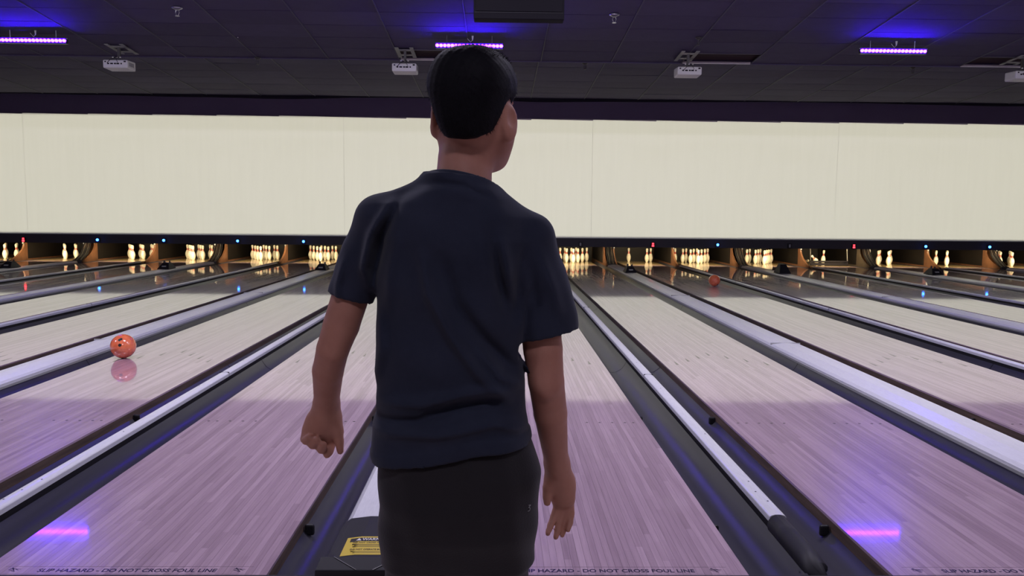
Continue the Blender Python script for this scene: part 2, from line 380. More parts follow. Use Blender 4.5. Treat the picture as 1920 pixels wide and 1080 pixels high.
# ------------------------------------------------------------------ dividers: two gutters and the capping between them
def arc_cap(w, h, n=10):
    "closed cap profile: low side walls and a domed top"
    top = [(w/2*math.cos(PI*k/n), h-.012+.012*math.sin(PI*k/n)) for k in range(n+1)]
    return [(-w/2, h-.034), (w/2, h-.034)]+top
for g in range(-9, 9):
    if g == -9 or g == 8: pass
    xa, xb = gap(g); xc = (xa+xb)/2; wd = wide(g)
    nm = 'wide' if wd else 'narrow'
    side = f"between the {ORD[g+1]} and {ORD[g+2]} lanes right of the bowler" if 0 <= g < 8 else (f"between the {ORD[-g]} and {ORD[-g-1]} lanes left of the bowler" if -9 < g < -1 else '')
    if g == -1: lab = 'wide white capping with black hood and gutters, directly before the bowler'
    elif g == 8: lab = 'narrow capping at the far right edge beyond the last lane'
    elif g == -9: lab = 'wide capping at the far left edge beyond the last lane'
    else: lab = f"{nm} white capping with gutters {side}"
    D = thing('lane_divider', lab, 'lane divider', (xc, 0, 0), 'gutters and capping between lanes')
    half = (xb-xa)/2; cw = .30 if wd else .072; ch = .052 if not wd else .048; gw = half-cw/2
    ys = [0, 3, 6, 9, 12, 15, 17.15]
    for sgn in (-1, 1):
        sec = [(x*sgn*-1, z) for x, z in gutter_section(gw, False)]
        sec = [((half-abs(x))*sgn, z) for x, z in sec]
        if sgn > 0: sec = sec[::-1]
        mb = MB().sweep_y(sec, ys)
        gt = mb.build('gutter', 'gutter_plastic', D, smooth=True)
        if -5 <= g <= 4:
            for jy in (4.25, 8.75, 13.2):
                MB().sweep_y([(x, z+.0015) for x, z in sec], [jy, jy+.014]).build('gutter_joint', 'black_plastic', gt)
    y0 = .46 if not wd else .42
    if wd:
        w = cw/2
        MB().box(-w+.006, w-.006, y0, 16.9, -.12, -.003).build('cap_web', 'black_plastic', D)
        sec = [(-w, -.004), (w, -.004), (w, .022), (w-.015, .040), (w*.35, ch), (-w*.15, ch+.002), (-w+.02, .036), (-w, .018)]
        cap = MB().sweep_y(sec, [y0, 16.9], close=True).build('cap', 'cap_white', D)
        lip = MB().box(-w-.010, -w+.002, y0, 16.9, -.014, .004).box(w-.002, w+.010, y0, 16.9, -.014, .004).build('cap_edging', 'grey_plastic', D)
    else:
        MB().box(-cw/2+.008, cw/2-.008, y0, 16.9, -.12, ch-.03).build('cap_web', 'black_plastic', D)
        cap = MB().sweep_y(arc_cap(cw, ch), [y0, 16.9], close=True).build('cap', 'cap_white', D, smooth=False)
    if -4 <= g <= 3:     # dark joints where lengths of capping meet
        for jy in ((5.0, 9.6) if g % 2 else (3.4, 7.9, 12.2)):
            if wd: MB().box(-cw/2, cw/2, jy, jy+.0025, .03, ch+.0026).build('cap_joint', 'grey_plastic', cap)
            else: MB().box(-cw/2-.001, cw/2+.001, jy, jy+.004, .012, ch+.001).build('cap_joint', 'black_plastic', cap)
    if -4 <= g <= 3 and not wd:
        for hy in (.62, .74, .88, 1.7, 2.9, 3.9, 5.3):
            MB().lathe([(.0045, 0), (.0045, .0006)], 8, o=(random.uniform(-.012, .012), hy, ch)).build('screw_hole', 'black_plastic', cap)
    if wd and g != -1 and abs(g) < 6:       # plain black hood on the near end
        MB().sweep_y([(-.155, -.12), (.155, -.12), (.155, .04), (.12, .062), (-.12, .062), (-.155, .04)], [-.02, y0], close=True).build('hood', 'black_plastic', D, bevel=.006)
    if not wd and abs(g) < 6:               # black end tube that dives to the foul line
        MB().tube([(0, y0, .006), (0, .30, .006), (0, .12, .004), (.002, .05, -.004), (.004, .02, -.04), (.004, .015, -.11)], [.046, .046, .046, .044, .042, .04], 14).build('end_tube', 'black_plastic', D, smooth=True)
        MB().box(-.05, .05, -.0, .016, -.12, -.02).build('end_plate', 'black_plastic', D)
        MB().lathe([(.006, 0), (.006, .004)], 8, o=(-.045, .09, -.03)).build('screw', 'steel', D)
    MB().box(-half+.004, half-.004, -.0, .02, -.14, -.028).build('end_board', 'black_plastic', D)
    if -3 <= g <= 2:                        # rubber bumper clips against the lane sides
        for sgn in (-1, 1):
            for cy in (.55, 2.4):
                MB().box(min(sgn*(half-.002), sgn*(half-.045)), max(sgn*(half-.002), sgn*(half-.045)), cy, cy+.022, -.085, -.034).build('clip', 'black_plastic', D, bevel=.01)
    if wd and g == -1:                      # the hood with the warning sticker
        hd = MB().sweep_y([(-.165, -.12), (.165, -.12), (.165, .022), (.13, .045), (.05, .055), (-.05, .055), (-.13, .045), (-.165, .022)], [.02, .43], close=True).build('hood', 'black_plastic', D, bevel=.004)
        fb = MB().add([(-.19, -.028, -.1), (.19, -.028, -.1), (.19, .03, -.1), (-.19, .03, -.1), (-.18, -.028, .03), (.18, -.028, .03), (.17, .03, .058), (-.17, .03, .058)],
                 [(3,2,1,0),(4,5,6,7),(0,1,5,4),(1,2,6,5),(2,3,7,6),(3,0,4,7)]).build('hood_front', 'black_plastic', D, bevel=.004)
        MB().tube([(-.12, .026, .0578), (-.03, -.026, .033)], .0012, 5).tube([(.12, .026, .0578), (.03, -.026, .033)], .0012, 5).build('moulded_rib', 'grey_plastic', fb)
        st = MB().sweep_y([(-.105, .0482), (-.05, .0552), (.05, .0552), (.105, .0482), (.105, .0490), (.05, .0560), (-.05, .0560), (-.105, .0490)], [.05, .215], close=True).build('warning_sticker', 'sticker_yellow', D)
        MB().sweep_y([(-.09, .0509), (-.05, .0561), (.05, .0561), (.09, .0509), (.09, .0514), (.05, .0566), (-.05, .0566), (-.09, .0514)], [.17, .203], close=True).build('sticker_band', 'sticker_black', st)
        text('warning_word', 'WARNING', .030, 'sticker_white', st, (.012, .1865, .0569), width=.11)
        MB().add([(-.066, .176, .0569), (-.046, .176, .0569), (-.056, .198, .0569), (-.066, .176, .0550), (-.046, .176, .0550), (-.056, .198, .0550)], [(0,1,2),(5,4,3),(0,3,4,1),(1,4,5,2),(2,5,3,0)]).build('warning_triangle', 'sticker_white', st)
        text('warning_line', 'DO NOT CROSS FOUL LINE', .016, 'sticker_black', st, (0, .157, .0563), width=.15)
        text('warning_line', 'DO NOT OPERATE BUMPERS', .016, 'sticker_black', st, (0, .095, .0563), width=.15)
        for yy, ww in ((.141, .15), (.131, .13), (.121, .14), (.078, .14), (.067, .12)):
            MB().box(-ww/2, ww/2, yy-.0016, yy+.0016, .0545, .0563).build('fine_print', 'sticker_black', st)

# ------------------------------------------------------------------ ball sensor boxes on the wide cappings
for g in (-7, -5, -3, 1, 3, 5):
    xa, xb = gap(g); xc = (xa+xb)/2
    B = thing('ball_sensor', f"black wedge shaped sensor box on capping beside the {lane_words(g if g > 0 else g+1)}", 'sensor box', (xc, 14.45, .0515), 'sensor boxes on the cappings')
    mb = MB(); a, b2, h = .13, .20, (.20 if g == 3 else .13)
    mb.add([(-a,-b2,0),(a,-b2,0),(a,b2,0),(-a,b2,0),(-a*.5,-b2*.2,h),(a*.5,-b2*.2,h),(a*.5,b2*.45,h),(-a*.5,b2*.45,h)], [(3,2,1,0),(4,5,6,7),(0,1,5,4),(1,2,6,5),(2,3,7,6),(3,0,4,7)])
    mb.build('housing', 'black_plastic', B, bevel=.008)
    MB().box(-.045, .045, -.145, -.10, .035, .07).build('sensor_window', 'grey_plastic', B, bevel=.004)
    if g != 3:
        MB().tube([(-.05, .02, h), (-.05, .02, h+.05)], .02, 10).build('connector', 'dark_metal', B)
        MB().tube([(.05, .06, h), (.05, .06, h+.035)], .018, 10).build('connector', 'dark_metal', B)

# ------------------------------------------------------------------ pin end: kickbacks, ball lifts, headers, lights
def kick_profile():
    "side view (y,z): curved nose that runs forward along the floor"
    pts = [(17.18, -.10), (17.18, .02)]
    for k in range(9):
        z = .02+.40*k/8; pts.append((17.80-.60*(1-k/8)**2.0, z))
    pts += [(17.82, .612), (20.4, .612), (20.4, -.10)]
    return pts
KP = kick_profile()
def kick_panel(name, m, parent, x0, x1):
    n = len(KP); vs = [(x0, y, z) for y, z in KP]+[(x1, y, z) for y, z in KP]
    fs = [tuple(reversed(range(n))), tuple(range(n, 2*n))]+[(k, (k+1) % n, n+(k+1) % n, n+k) for k in range(n)]
    return MB().add(vs, fs).build(name, m, parent)
def kickback(x, th, lab, matn, sides, bx):
    K = thing('kickback', lab, 'kickback', (x, 0, 0), 'kickback walls between pin decks')
    kick_panel('side_panel', matn, K, -th/2, th/2)
    for sgn in sides:
        xo = sgn*th/2
        MB().box(min(xo, xo+sgn*.006), max(xo, xo+sgn*.006), 17.93, 20.2, .03, .46).build('wear_plate', 'wear_black', K)
    if bx: MB().box(-.02, .02, 17.775, 17.81, .42, .56).build('bracket', 'steel', K, bevel=.004)
for g in range(-9, 9):
    xa, xb = gap(g); xc = (xa+xb)/2
    if wide(g):
        if g > -9: kickback(xc-.127, .03, f"brown wooden kickback wall right of the pins on the {lane_words(g)}", 'kickback_grey' if g == 5 else 'kickback_wood', (-1,), g < -1)
        kickback(xc+.127, .03, f"brown wooden kickback wall left of the pins on the {lane_words(g+1)}", 'kickback_wood', (1,), g > -1)
        if g in (-9,): continue
        where = 'behind the bowler' if g == -1 else f"between the {ORD[g+1]} and {ORD[g+2]} lanes right of the bowler" if g > 0 else f"between the {ORD[-g]} and {ORD[-g-1]} lanes left of the bowler"
        G = thing('ball_lift', f"dark curved ball lift rails {where}", 'ball lift', (xc, 0, 0), 'ball lifts at the pin end')
        for k in range(5):
            x = -.084+.042*k
            MB().tube([(x, 17.20+.02*(k % 2), .03), (x, 17.32, .08), (x+.01, 17.5, .18), (x, 17.65, .32), (x-.004, 17.74, .48), (x-.004, 17.78, .60)], [.014, .016, .017, .016, .014, .012], 8).build('rail', 'dark_metal' if k % 2 else 'black_plastic', G, smooth=True)
        MB().box(-.105, .105, 17.17, 17.23, -.2, .05).build('foot', 'dark_metal', G, bevel=.006)
        MB().box(-.105, .105, 17.36, 17.38, .10, .12).build('cross_bar', 'dark_metal', G)
    else:
        lab = 'brown wooden kickback wall at the far right edge of the pins' if g == 8 else f"brown wooden kickback wall between the {ORD[g+1]} and {ORD[g+2]} lanes right of the bowler" if g >= 0 else f"brown wooden kickback wall between the {ORD[-g]} and {ORD[-g-1]} lanes left of the bowler"
        kickback(xc, .045, lab, 'kickback_wood', (-1, 1), True)
H = thing('masking_header', 'long black header board running under the cream screen above all the pin decks', 'header board', (0, 16.5, .507))
edges = [-XW]+[sum(gap(g))/2 for g in range(-9, 9) if g % 2 != 0]+[XW]
for a, b in zip(edges, edges[1:]): MB().box(a+.002, b-.002, 0, .04, 0, .212).build('header_panel', 'header_black', H)
BLUE, RED = (-6, -5, -4, -3, 3, 6, 7), (-7, 2, 5)
for i in LANES:
    if i in (-2, -1, 0, -8, 8): continue
    lit = 'blue' if i in BLUE else 'red' if i in RED else 'unlit'
    I = thing('lane_indicator', f"small {lit} indicator light on the black header above the {lane_words(i)}", 'indicator light', (CX[i], 16.5, .575), 'indicator lights over the lanes')
    MB().box(-.045, .045, -.035, .006, -.06, .055).build('housing', 'black_plastic', I, bevel=.006)
    if lit == 'blue': MB().lathe([(.006, -.030), (.024, -.020), (.03, .0), (.024, .020), (.006, .030)], 14, o=(0, -.045, .012)).build('lens', 'lamp_blue', I, smooth=True)
    elif lit == 'red':
        MB().box(-.022, .022, -.046, -.034, .008, .045).build('lens', 'lamp_red', I, bevel=.006); MB().box(-.028, .028, -.046, -.034, -.045, -.005).build('lens', 'lamp_red', I, bevel=.006)
    else: MB().box(-.02, .02, -.046, -.034, -.04, .035).build('lens', 'grey_plastic', I, bevel=.006)
for i in LANES:
    P = thing('pin_light', f"warm fluorescent tube hidden behind the header over the {lane_words(i)}", 'light', (CX[i], 17.15, .597), 'pin deck lights')
    MB().box(-.5, .5, -.03, .03, .010, .022).build('fixture', 'white_plastic', P)
    MB().tube([(-.48, 0, 0), (.48, 0, 0)], .010, 8).build('tube', 'tube_warm', P)
    ld = bpy.data.lights.new('pin_lamp', 'AREA'); ld.shape = 'RECTANGLE'; ld.size = .95; ld.size_y = .02; ld.energy = PIN_LIGHT; ld.color = (1, .78, .45)
    lo = bpy.data.objects.new('pin_lamp', ld); COL.objects.link(lo); lo.parent = P; lo.location = (0, .025, -.004); lo.rotation_euler = (math.radians(58), 0, 0); ld.spread = math.radians(130)

# ------------------------------------------------------------------ pins
IN = .0254
prof = [(2.03,0),(2.4,.15),(2.828,.75),(3.4,1.5),(3.906,2.25),(4.51,3.375),(4.766,4.5),(4.563,5.875),(3.703,7.25),(3.05,8.0),(2.6,8.5),(2.25,8.85),(2.03,9.25),(1.9,9.6),(1.797,10.0),(1.83,10.4),(1.9,10.85),(2.094,11.75),(2.406,12.625),(2.547,13.5),(2.42,14.1),(2.05,14.55),(1.4,14.85),(.5,15.0)]
ks = [1 if k in (11, 12, 14, 15) else 0 for k in range(len(prof)-1)]
pin_me = MB().lathe([(d/2*IN, z*IN) for d, z in prof], 20, ks=ks).mesh('bowling_pin', ['pin_white', 'pin_red'], True)
PP = {1:(0,0),2:(-.5,1),3:(.5,1),4:(-1,2),5:(0,2),6:(1,2),7:(-1.5,3),8:(-.5,3),9:(.5,3),10:(1.5,3)}
PW = {1:'front head pin',2:'second row left',3:'second row right',4:'third row left',5:'third row middle',6:'third row right',7:'back row far left',8:'back row centre left',9:'back row centre right',10:'back row far right'}
for i in LANES:
    if i in (-2, -1, 0, 5): continue
    for k in ((6, 8, 10) if i == 2 else range(1, 11)):
        x, y = PP[k]
        o = link('bowling_pin', pin_me, None, (CX[i]+x*PSP+random.uniform(-.006, .006), HEAD+y*PRW, .0002)); o.rotation_euler.z = random.uniform(0, 6)
        tag(o, f"white pin, {PW[k]}, on the {lane_words(i)}", 'bowling pin', 'bowling pins')
# lane 5: the sweep bar is down, pins tumbling behind it
x5 = CX[5]
sw = thing('sweep_bar', 'black sweep bar lowered before tumbling pins on the sixth lane right of the bowler', 'sweep bar', (x5, 17.86, 0))
MB().box(-.5, .5, 0, .03, .012, .075).box(-.5, .5, 0, .03, .09, .135).build('bar', 'box_black', sw, bevel=.006)
for sgn in (-1, 1): MB().tube([(sgn*.49, .015, .02), (sgn*.49, .12, .6)], .014, 8).build('arm', 'dark_metal', sw)
for (dx, y, z, rx, ry, lab) in ((.14, 18.62, .004, .0, .06, 'white pin still upright behind the lowered sweep bar'), (-.08, 18.45, .05, .25, -1.0, 'white pin toppling leftward behind the lowered sweep bar'), (-.40, 18.95, .062, 1.5, -.1, 'white pin lying flat behind the lowered sweep bar')):
    o = link('bowling_pin', pin_me, None, (x5+dx, y, z)); o.rotation_euler = (rx, ry, .4); tag(o, lab, 'bowling pin', 'bowling pins')

# ------------------------------------------------------------------ balls
def ball(loc, lab, rot):
    import bmesh
    bm = bmesh.new(); bmesh.ops.create_uvsphere(bm, u_segments=40, v_segments=24, radius=.108)
    me = bpy.data.meshes.new('shell'); bm.to_mesh(me); bm.free(); me.materials.append(MATS['ball_orange']); me.polygons.foreach_set('use_smooth', [True]*len(me.polygons))
    B = thing('bowling_ball', lab, 'bowling ball', loc, 'orange bowling balls'); B.rotation_euler = rot
    link('shell', me, B)
    for (th, ph, r) in ((.0, 1.05, .0125), (.24, 1.12, .0125), (.10, .60, .014)):
        d = Vector((math.sin(th)*math.cos(ph), -math.cos(th)*math.cos(ph), math.sin(ph)))
        q = d.to_track_quat('Z', 'Y').to_matrix()
        mb = MB().lathe([(r, -.004), (r, .0006)], 14); mb.v = [tuple(q @ Vector(p)+d*.1078) for p in mb.v]
        mb.build('finger_hole', 'hole_black', B)
ball((-3.77, 4.25, .108), 'larger nearer orange bowling ball near the left gutter of its lane', (.35, 0, .1))
ball((3.60, 11.72, .108), 'smaller farther orange bowling ball rolling towards three remaining pins', (1.9, .4, .9))

# ------------------------------------------------------------------ cream projection screen
SC = thing('projection_screen', 'long cream projection screen of hanging panels above the pin decks', 'projection screen', (0, 18.30, 0))
XS = [-16.2, -14.53, -12.86, -11.16, -9.49, -7.82, -6.19, -4.51, -2.86, -1.2, .43, 2.06, 3.74, 5.36, 7.05, 8.61, 10.34, 12.06, 13.75, 15.4]
for k, (a, b) in enumerate(zip(XS, XS[1:])):
    zt = 3.80 if (a+b)/2 < -4 else 3.775; mb = MB(); n = 10; vs = []; fs = []
    tilt = .012
    for i in range(n+1):
        ga = .003 if round(a, 2) in (-12.86, -4.51, 2.06, 8.61) else 0; x = a+ga+(b-a-ga)*i/n; y = .002*math.sin(PI*i/n)*math.sin(k*2.1)
        zz = zt+tilt*(.5-i/n)*2
        vs += [(x, y, .663), (x, y+.004*math.sin(k), 2.0), (x, y, zz), (x, y+.008, zz), (x, y+.008, .663)]
    for i in range(n):
        for j in range(5): q = i*5+j; p = i*5+(j+1) % 5; fs.append((q, q+5, p+5, p))
    mb.add(vs, fs); mb.build('screen_panel', 'screen_cloth', SC, smooth=False)

# ------------------------------------------------------------------ projectors (each throws its own rectangle of cream light on the screen)
def projector_light(parent, y_l, z_l, xl, xr, soft):
    ld = bpy.data.lights.new('projector_beam', 'SPOT'); ld.energy = PROJECTOR_POWER; ld.spot_size = math.radians(110); ld.spot_blend = .0; ld.shadow_soft_size = .03; ld.color = (.985, .95, .75)
    ld.use_nodes = True; nt = ld.node_tree; em = nt.nodes['Emission']
    class Q(NT):
        def __init__(s): s.t = nt
    t = Q(); tc = t.n('ShaderNodeTexCoord'); sp = t.n('ShaderNodeSeparateXYZ'); t.l(tc.outputs['Normal'], sp.inputs[0])
    D = 18.30-y_l
    X = t.math('MULTIPLY', t.math('DIVIDE', sp.outputs[0], sp.outputs[2]), -D)
    Z = t.math('ADD', t.math('MULTIPLY', t.math('DIVIDE', sp.outputs[1], sp.outputs[2]), -D), z_l)
    def ramp(x0, x1, a, b):
        mx = t.n('ShaderNodeMapRange'); mx.clamp = True
        for q, v in ((1, x0), (2, x1), (3, a), (4, b)): mx.inputs[q].default_value = v
        t.l(X, mx.inputs[0]); return mx.outputs[0]
    mxo = t.math('MULTIPLY', ramp(xl-soft, xl+soft, 0., 1.), ramp(xr-soft, xr+soft, 1., 0.))
    inz = t.math('MULTIPLY', t.math('GREATER_THAN', Z, .70), t.math('LESS_THAN', Z, 3.79))
    c = t.math('ABSOLUTE', sp.outputs[2]); inv = t.math('DIVIDE', 1., t.math('POWER', c, 3.))
    t.l(t.math('MULTIPLY', t.math('MULTIPLY', mxo, inz), inv), em.inputs['Strength'])
    lo = bpy.data.objects.new('projector_beam', ld); COL.objects.link(lo); lo.parent = parent
    lo.rotation_euler = (PI/2, 0, 0)
    return lo
PX = [-11.35, -6.66, -1.975, 2.715, 7.62+.72, 13.1]
for k, x in enumerate(PX):
    zc = ZN(10.55); wl = ['outside the left edge', 'leftmost of those in view', 'just left of the head of the bowler', 'right of the bowler in the middle of the ceiling', 'cut off by the right edge', 'outside the right edge'][k]
    P = thing('projector', f"white ceiling projector on a bracket, {wl}", 'projector', (x, 10.40, 3.685), 'ceiling projectors')
    bd = MB().add([(-.20,0,-.07),(.20,0,-.07),(.20,.30,-.08),(-.20,.30,-.08),(-.20,0,.06),(.20,0,.06),(.20,.30,.07),(-.20,.30,.07)], [(3,2,1,0),(4,5,6,7),(0,1,5,4),(1,2,6,5),(2,3,7,6),(3,0,4,7)]).build('body', 'white_plastic', P, bevel=.018)
    for (px, w) in ((-.11, .03), (-.055, .045), (.0, .03), (.045, .045), (.1, .022)): MB().box(px-w/2, px+w/2, -.003, .004, -.012, .010).build('socket', 'hole_black', bd)
    MB().box(-.17, -.145, -.003, .004, .02, .04).box(.14, .175, -.003, .004, .022, .045).build('socket', 'hole_black', bd)
    for j in range(5): MB().box(.199, .2035, .06+.035*j, .08+.035*j, -.03, .03).build('vent_slot', 'grey_plastic', bd)
    MB().tube([(-.11, -.004, .0), (-.11, -.04, .0), (-.06, -.05, .05), (.0, -.02, .085), (.02, .03, .12)], .005, 6).tube([(.05, -.004, .0), (.06, -.04, .02), (.03, -.03, .07), (.02, .03, .12)], .004, 6).build('cable', 'black_plastic', P, smooth=True)
    MB().lathe([(.045, 0), (.05, .02), (.045, .03), (.03, .03)], 18).build('lens', 'hole_black', P, (-.06, .30, 0)).rotation_euler = (-PI/2, 0, 0)
    zt = zc-3.685
    MB().box(-.02, .02, .13, .17, .06, zt+.0).build('pole', 'dark_metal', P)
    MB().box(-.10, .10, .08, .22, .07, .085).build('mount_plate', 'dark_metal', P)
    mp = MB().box(-.15, -.09, -.06, .52, zt-.012, zt-.002, R=Matrix.Rotation(-.079, 3, 'X')).box(.09, .15, -.06, .52, zt-.012, zt-.002, R=Matrix.Rotation(-.079, 3, 'X')).box(-.15, .15, .05, .13, zt-.012, zt-.002, R=Matrix.Rotation(-.079, 3, 'X')).box(-.15, .15, .33, .41, zt-.012, zt-.002, R=Matrix.Rotation(-.079, 3, 'X')).build('ceiling_bracket', 'grey_plastic', P)
    for bx in (-.06, .0, .06): MB().lathe([(.012, 0), (.014, .012), (.006, .02)], 10, o=(bx, .06, .10)).build('knob', 'white_plastic', P)
    xl = (PX[k-1]+x)/2-x if k else -6; xr = (PX[k+1]+x)/2-x if k < len(PX)-1 else 6
    lb = projector_light(P, 10.76, 3.685, xl, xr, .3); lb.location = (0, .36, 0)

# ------------------------------------------------------------------ violet LED bars
led_me = MB().lathe([(.005, .013), (.021, .005), (.027, -.007), (.027, -.014)][::-1], 10).mesh('led', 'led_violet', True)
clip_me = MB().tube([(0, 0, 0), (0, 0, .03), (.0, .0, .07)], [.006, .012, .016], 10).mesh('hanger', 'white_plastic', True)
for k, x in enumerate((-14.3, -7.58, -.885, 5.73, 12.4)):
    wl = ['out beyond the left edge', 'at the left edge of the picture', 'partly hidden behind the head of the bowler', 'at the right above the lanes', 'out beyond the right edge'][k]
    B = thing('led_bar', f"glowing violet LED bar hung under the ceiling {wl}", 'light bar', (x, 9.70, 3.885), 'violet LED bars')
    MB().box(-.52, .52, .0, .07, -.036, .04).build('housing', 'led_housing', B, bevel=.006)
    MB().box(-.52, .52, -.036, .0, .036, .040).build('spill_shield', 'led_housing', B)  # strip added to keep the LED light off the ceiling above
    MB().box(-.5, .5, .075, .085, .05, .058).build('bracket_rail', 'steel', B)
    for j in range(18):
        o = link('led', led_me, B, (-.493+.058*j, -.008, .0)); o.rotation_euler = (math.radians(140), 0, 0)
    for hx in (-.35, .35): MB().tube([(hx, .04, .03), (hx, .04, ZN(9.74)-3.885)], .004, 6).build('hanger_wire', 'steel', B)
    link('hanger', clip_me, B, (.05, .02, .09))
    MB().tube([(.05, .02, .10), (.02, .02, .065), (-.03, .02, .12)], .004, 6).build('wire', 'white_plastic', B)
# small white cable clip left of centre
o = tag(link('cable_clip', clip_me, None, at(446, 71, 10.0)), 'small white clip on the ceiling grid between the two left projectors', 'clip')
# sprinklers
def sprinkler(u, v, lab, matn='steel', s=1.0):
    # ceiling height under this pixel
    Y = 8.0
    for _ in range(40):
        p = at(u, v, Y); zc = ZN(Y) if Y < 11.16 else ZF(Y); Y -= (p.z-zc)*2.2
    p = at(u, v, Y); zc = ZN(Y) if Y < 11.16 else ZF(Y)
    T = thing('sprinkler', lab, 'sprinkler', (p.x, p.y, zc), 'ceiling sprinklers')
    MB().lathe([(.07*s, 0), (.075*s, -.008), (.05*s, -.02), (.03*s, -.035)], 18).build('flange', matn, T, smooth=True)
    MB().tube([(-.018*s, 0, -.035), (-.026*s, 0, -.07), (-.01*s, 0, -.11)], .006*s, 6).tube([(.018*s, 0, -.035), (.026*s, 0, -.07), (.01*s, 0, -.11)], .006*s, 6).build('yoke', matn, T)
    MB().lathe([(.03*s, -.118), (.03*s, -.112)], 12).build('deflector', matn, T)
sprinkler(332, 14, 'large shiny sprinkler head at the upper left of the ceiling')
sprinkler(1152, 27, 'large shiny sprinkler head right of the hanging black box')
sprinkler(483, 108, 'small dark sprinkler head right of the leftmost projector', 'dark_metal', .8)
sprinkler(1097, 118, 'small dark sprinkler head right of the head of the bowler', 'dark_metal', .8)
sprinkler(1310, 70, 'small dark sprinkler head above the middle projector', 'dark_metal', .7)
sprinkler(1712, 126, 'small dark sprinkler head below the right LED bar', 'dark_metal', .7)

# ------------------------------------------------------------------ black box hung at the top centre
p0, p1 = at(888, 35, 5.3), at(1058, 35, 5.3); w = (p1.x-p0.x)/2; zb = p0.z
BX = thing('overhead_monitor', 'large black rectangular box hanging from the ceiling at the top centre', 'overhead monitor', ((p0.x+p1.x)/2, 5.3, zb))
MB().box(-w, w, 0, .16, 0, .56).build('housing', 'box_black', BX, bevel=.008)
MB().box(-w+.02, w-.02, -.008, 0, .075, .54).build('face_panel', 'box_black', BX, bevel=.003)
MB().box(-w+.01, w-.01, -.004, 0, .062, .068).build('trim_strip', 'black_plastic', BX)
for sx in (-.25, .25): MB().tube([(sx, .08, .56), (sx, .08, ZN(5.38)-zb)], .012, 8).build('hanging_rod', 'dark_metal', BX)

# ------------------------------------------------------------------ ceiling light panels over the near lanes and the seating area
for k, (x, y) in enumerate(((-9, 2.6), (-5.4, 2.6), (-1.8, 2.6), (1.8, 2.6), (5.4, 2.6), (9, 2.6), (-6.5, -5), (0, -5), (6.5, -5))):
    T = thing('ceiling_light', f"flat white ceiling light panel {'over the near lanes' if y > 0 else 'over the seating area'}, {ORD[k+1 if k < 6 else k-5]} from the left wall", 'ceiling light', (x, y, ZN(y)-.02), 'ceiling light panels behind the lanes')
    MB().box(-.62, .62, -.32, .32, -.03, .02).build('frame', 'white_plastic', T)
    MB().box(-.58, .58, -.28, .28, -.034, -.031).build('diffuser', 'lamp_panel', T)
    ld = bpy.data.lights.new('panel_lamp', 'AREA'); ld.shape = 'RECTANGLE'; ld.size = 1.16; ld.size_y = .56; ld.energy = ROOM_LIGHT if y > 0 else ROOM_LIGHT*.6; ld.color = (.82, .77, 1.0)
    lo = bpy.data.objects.new('panel_lamp', ld); COL.objects.link(lo); lo.parent = T; lo.location = (0, 0, -.045)
    lo.rotation_euler = (math.radians(10 if y > 0 else 20), 0, 0)
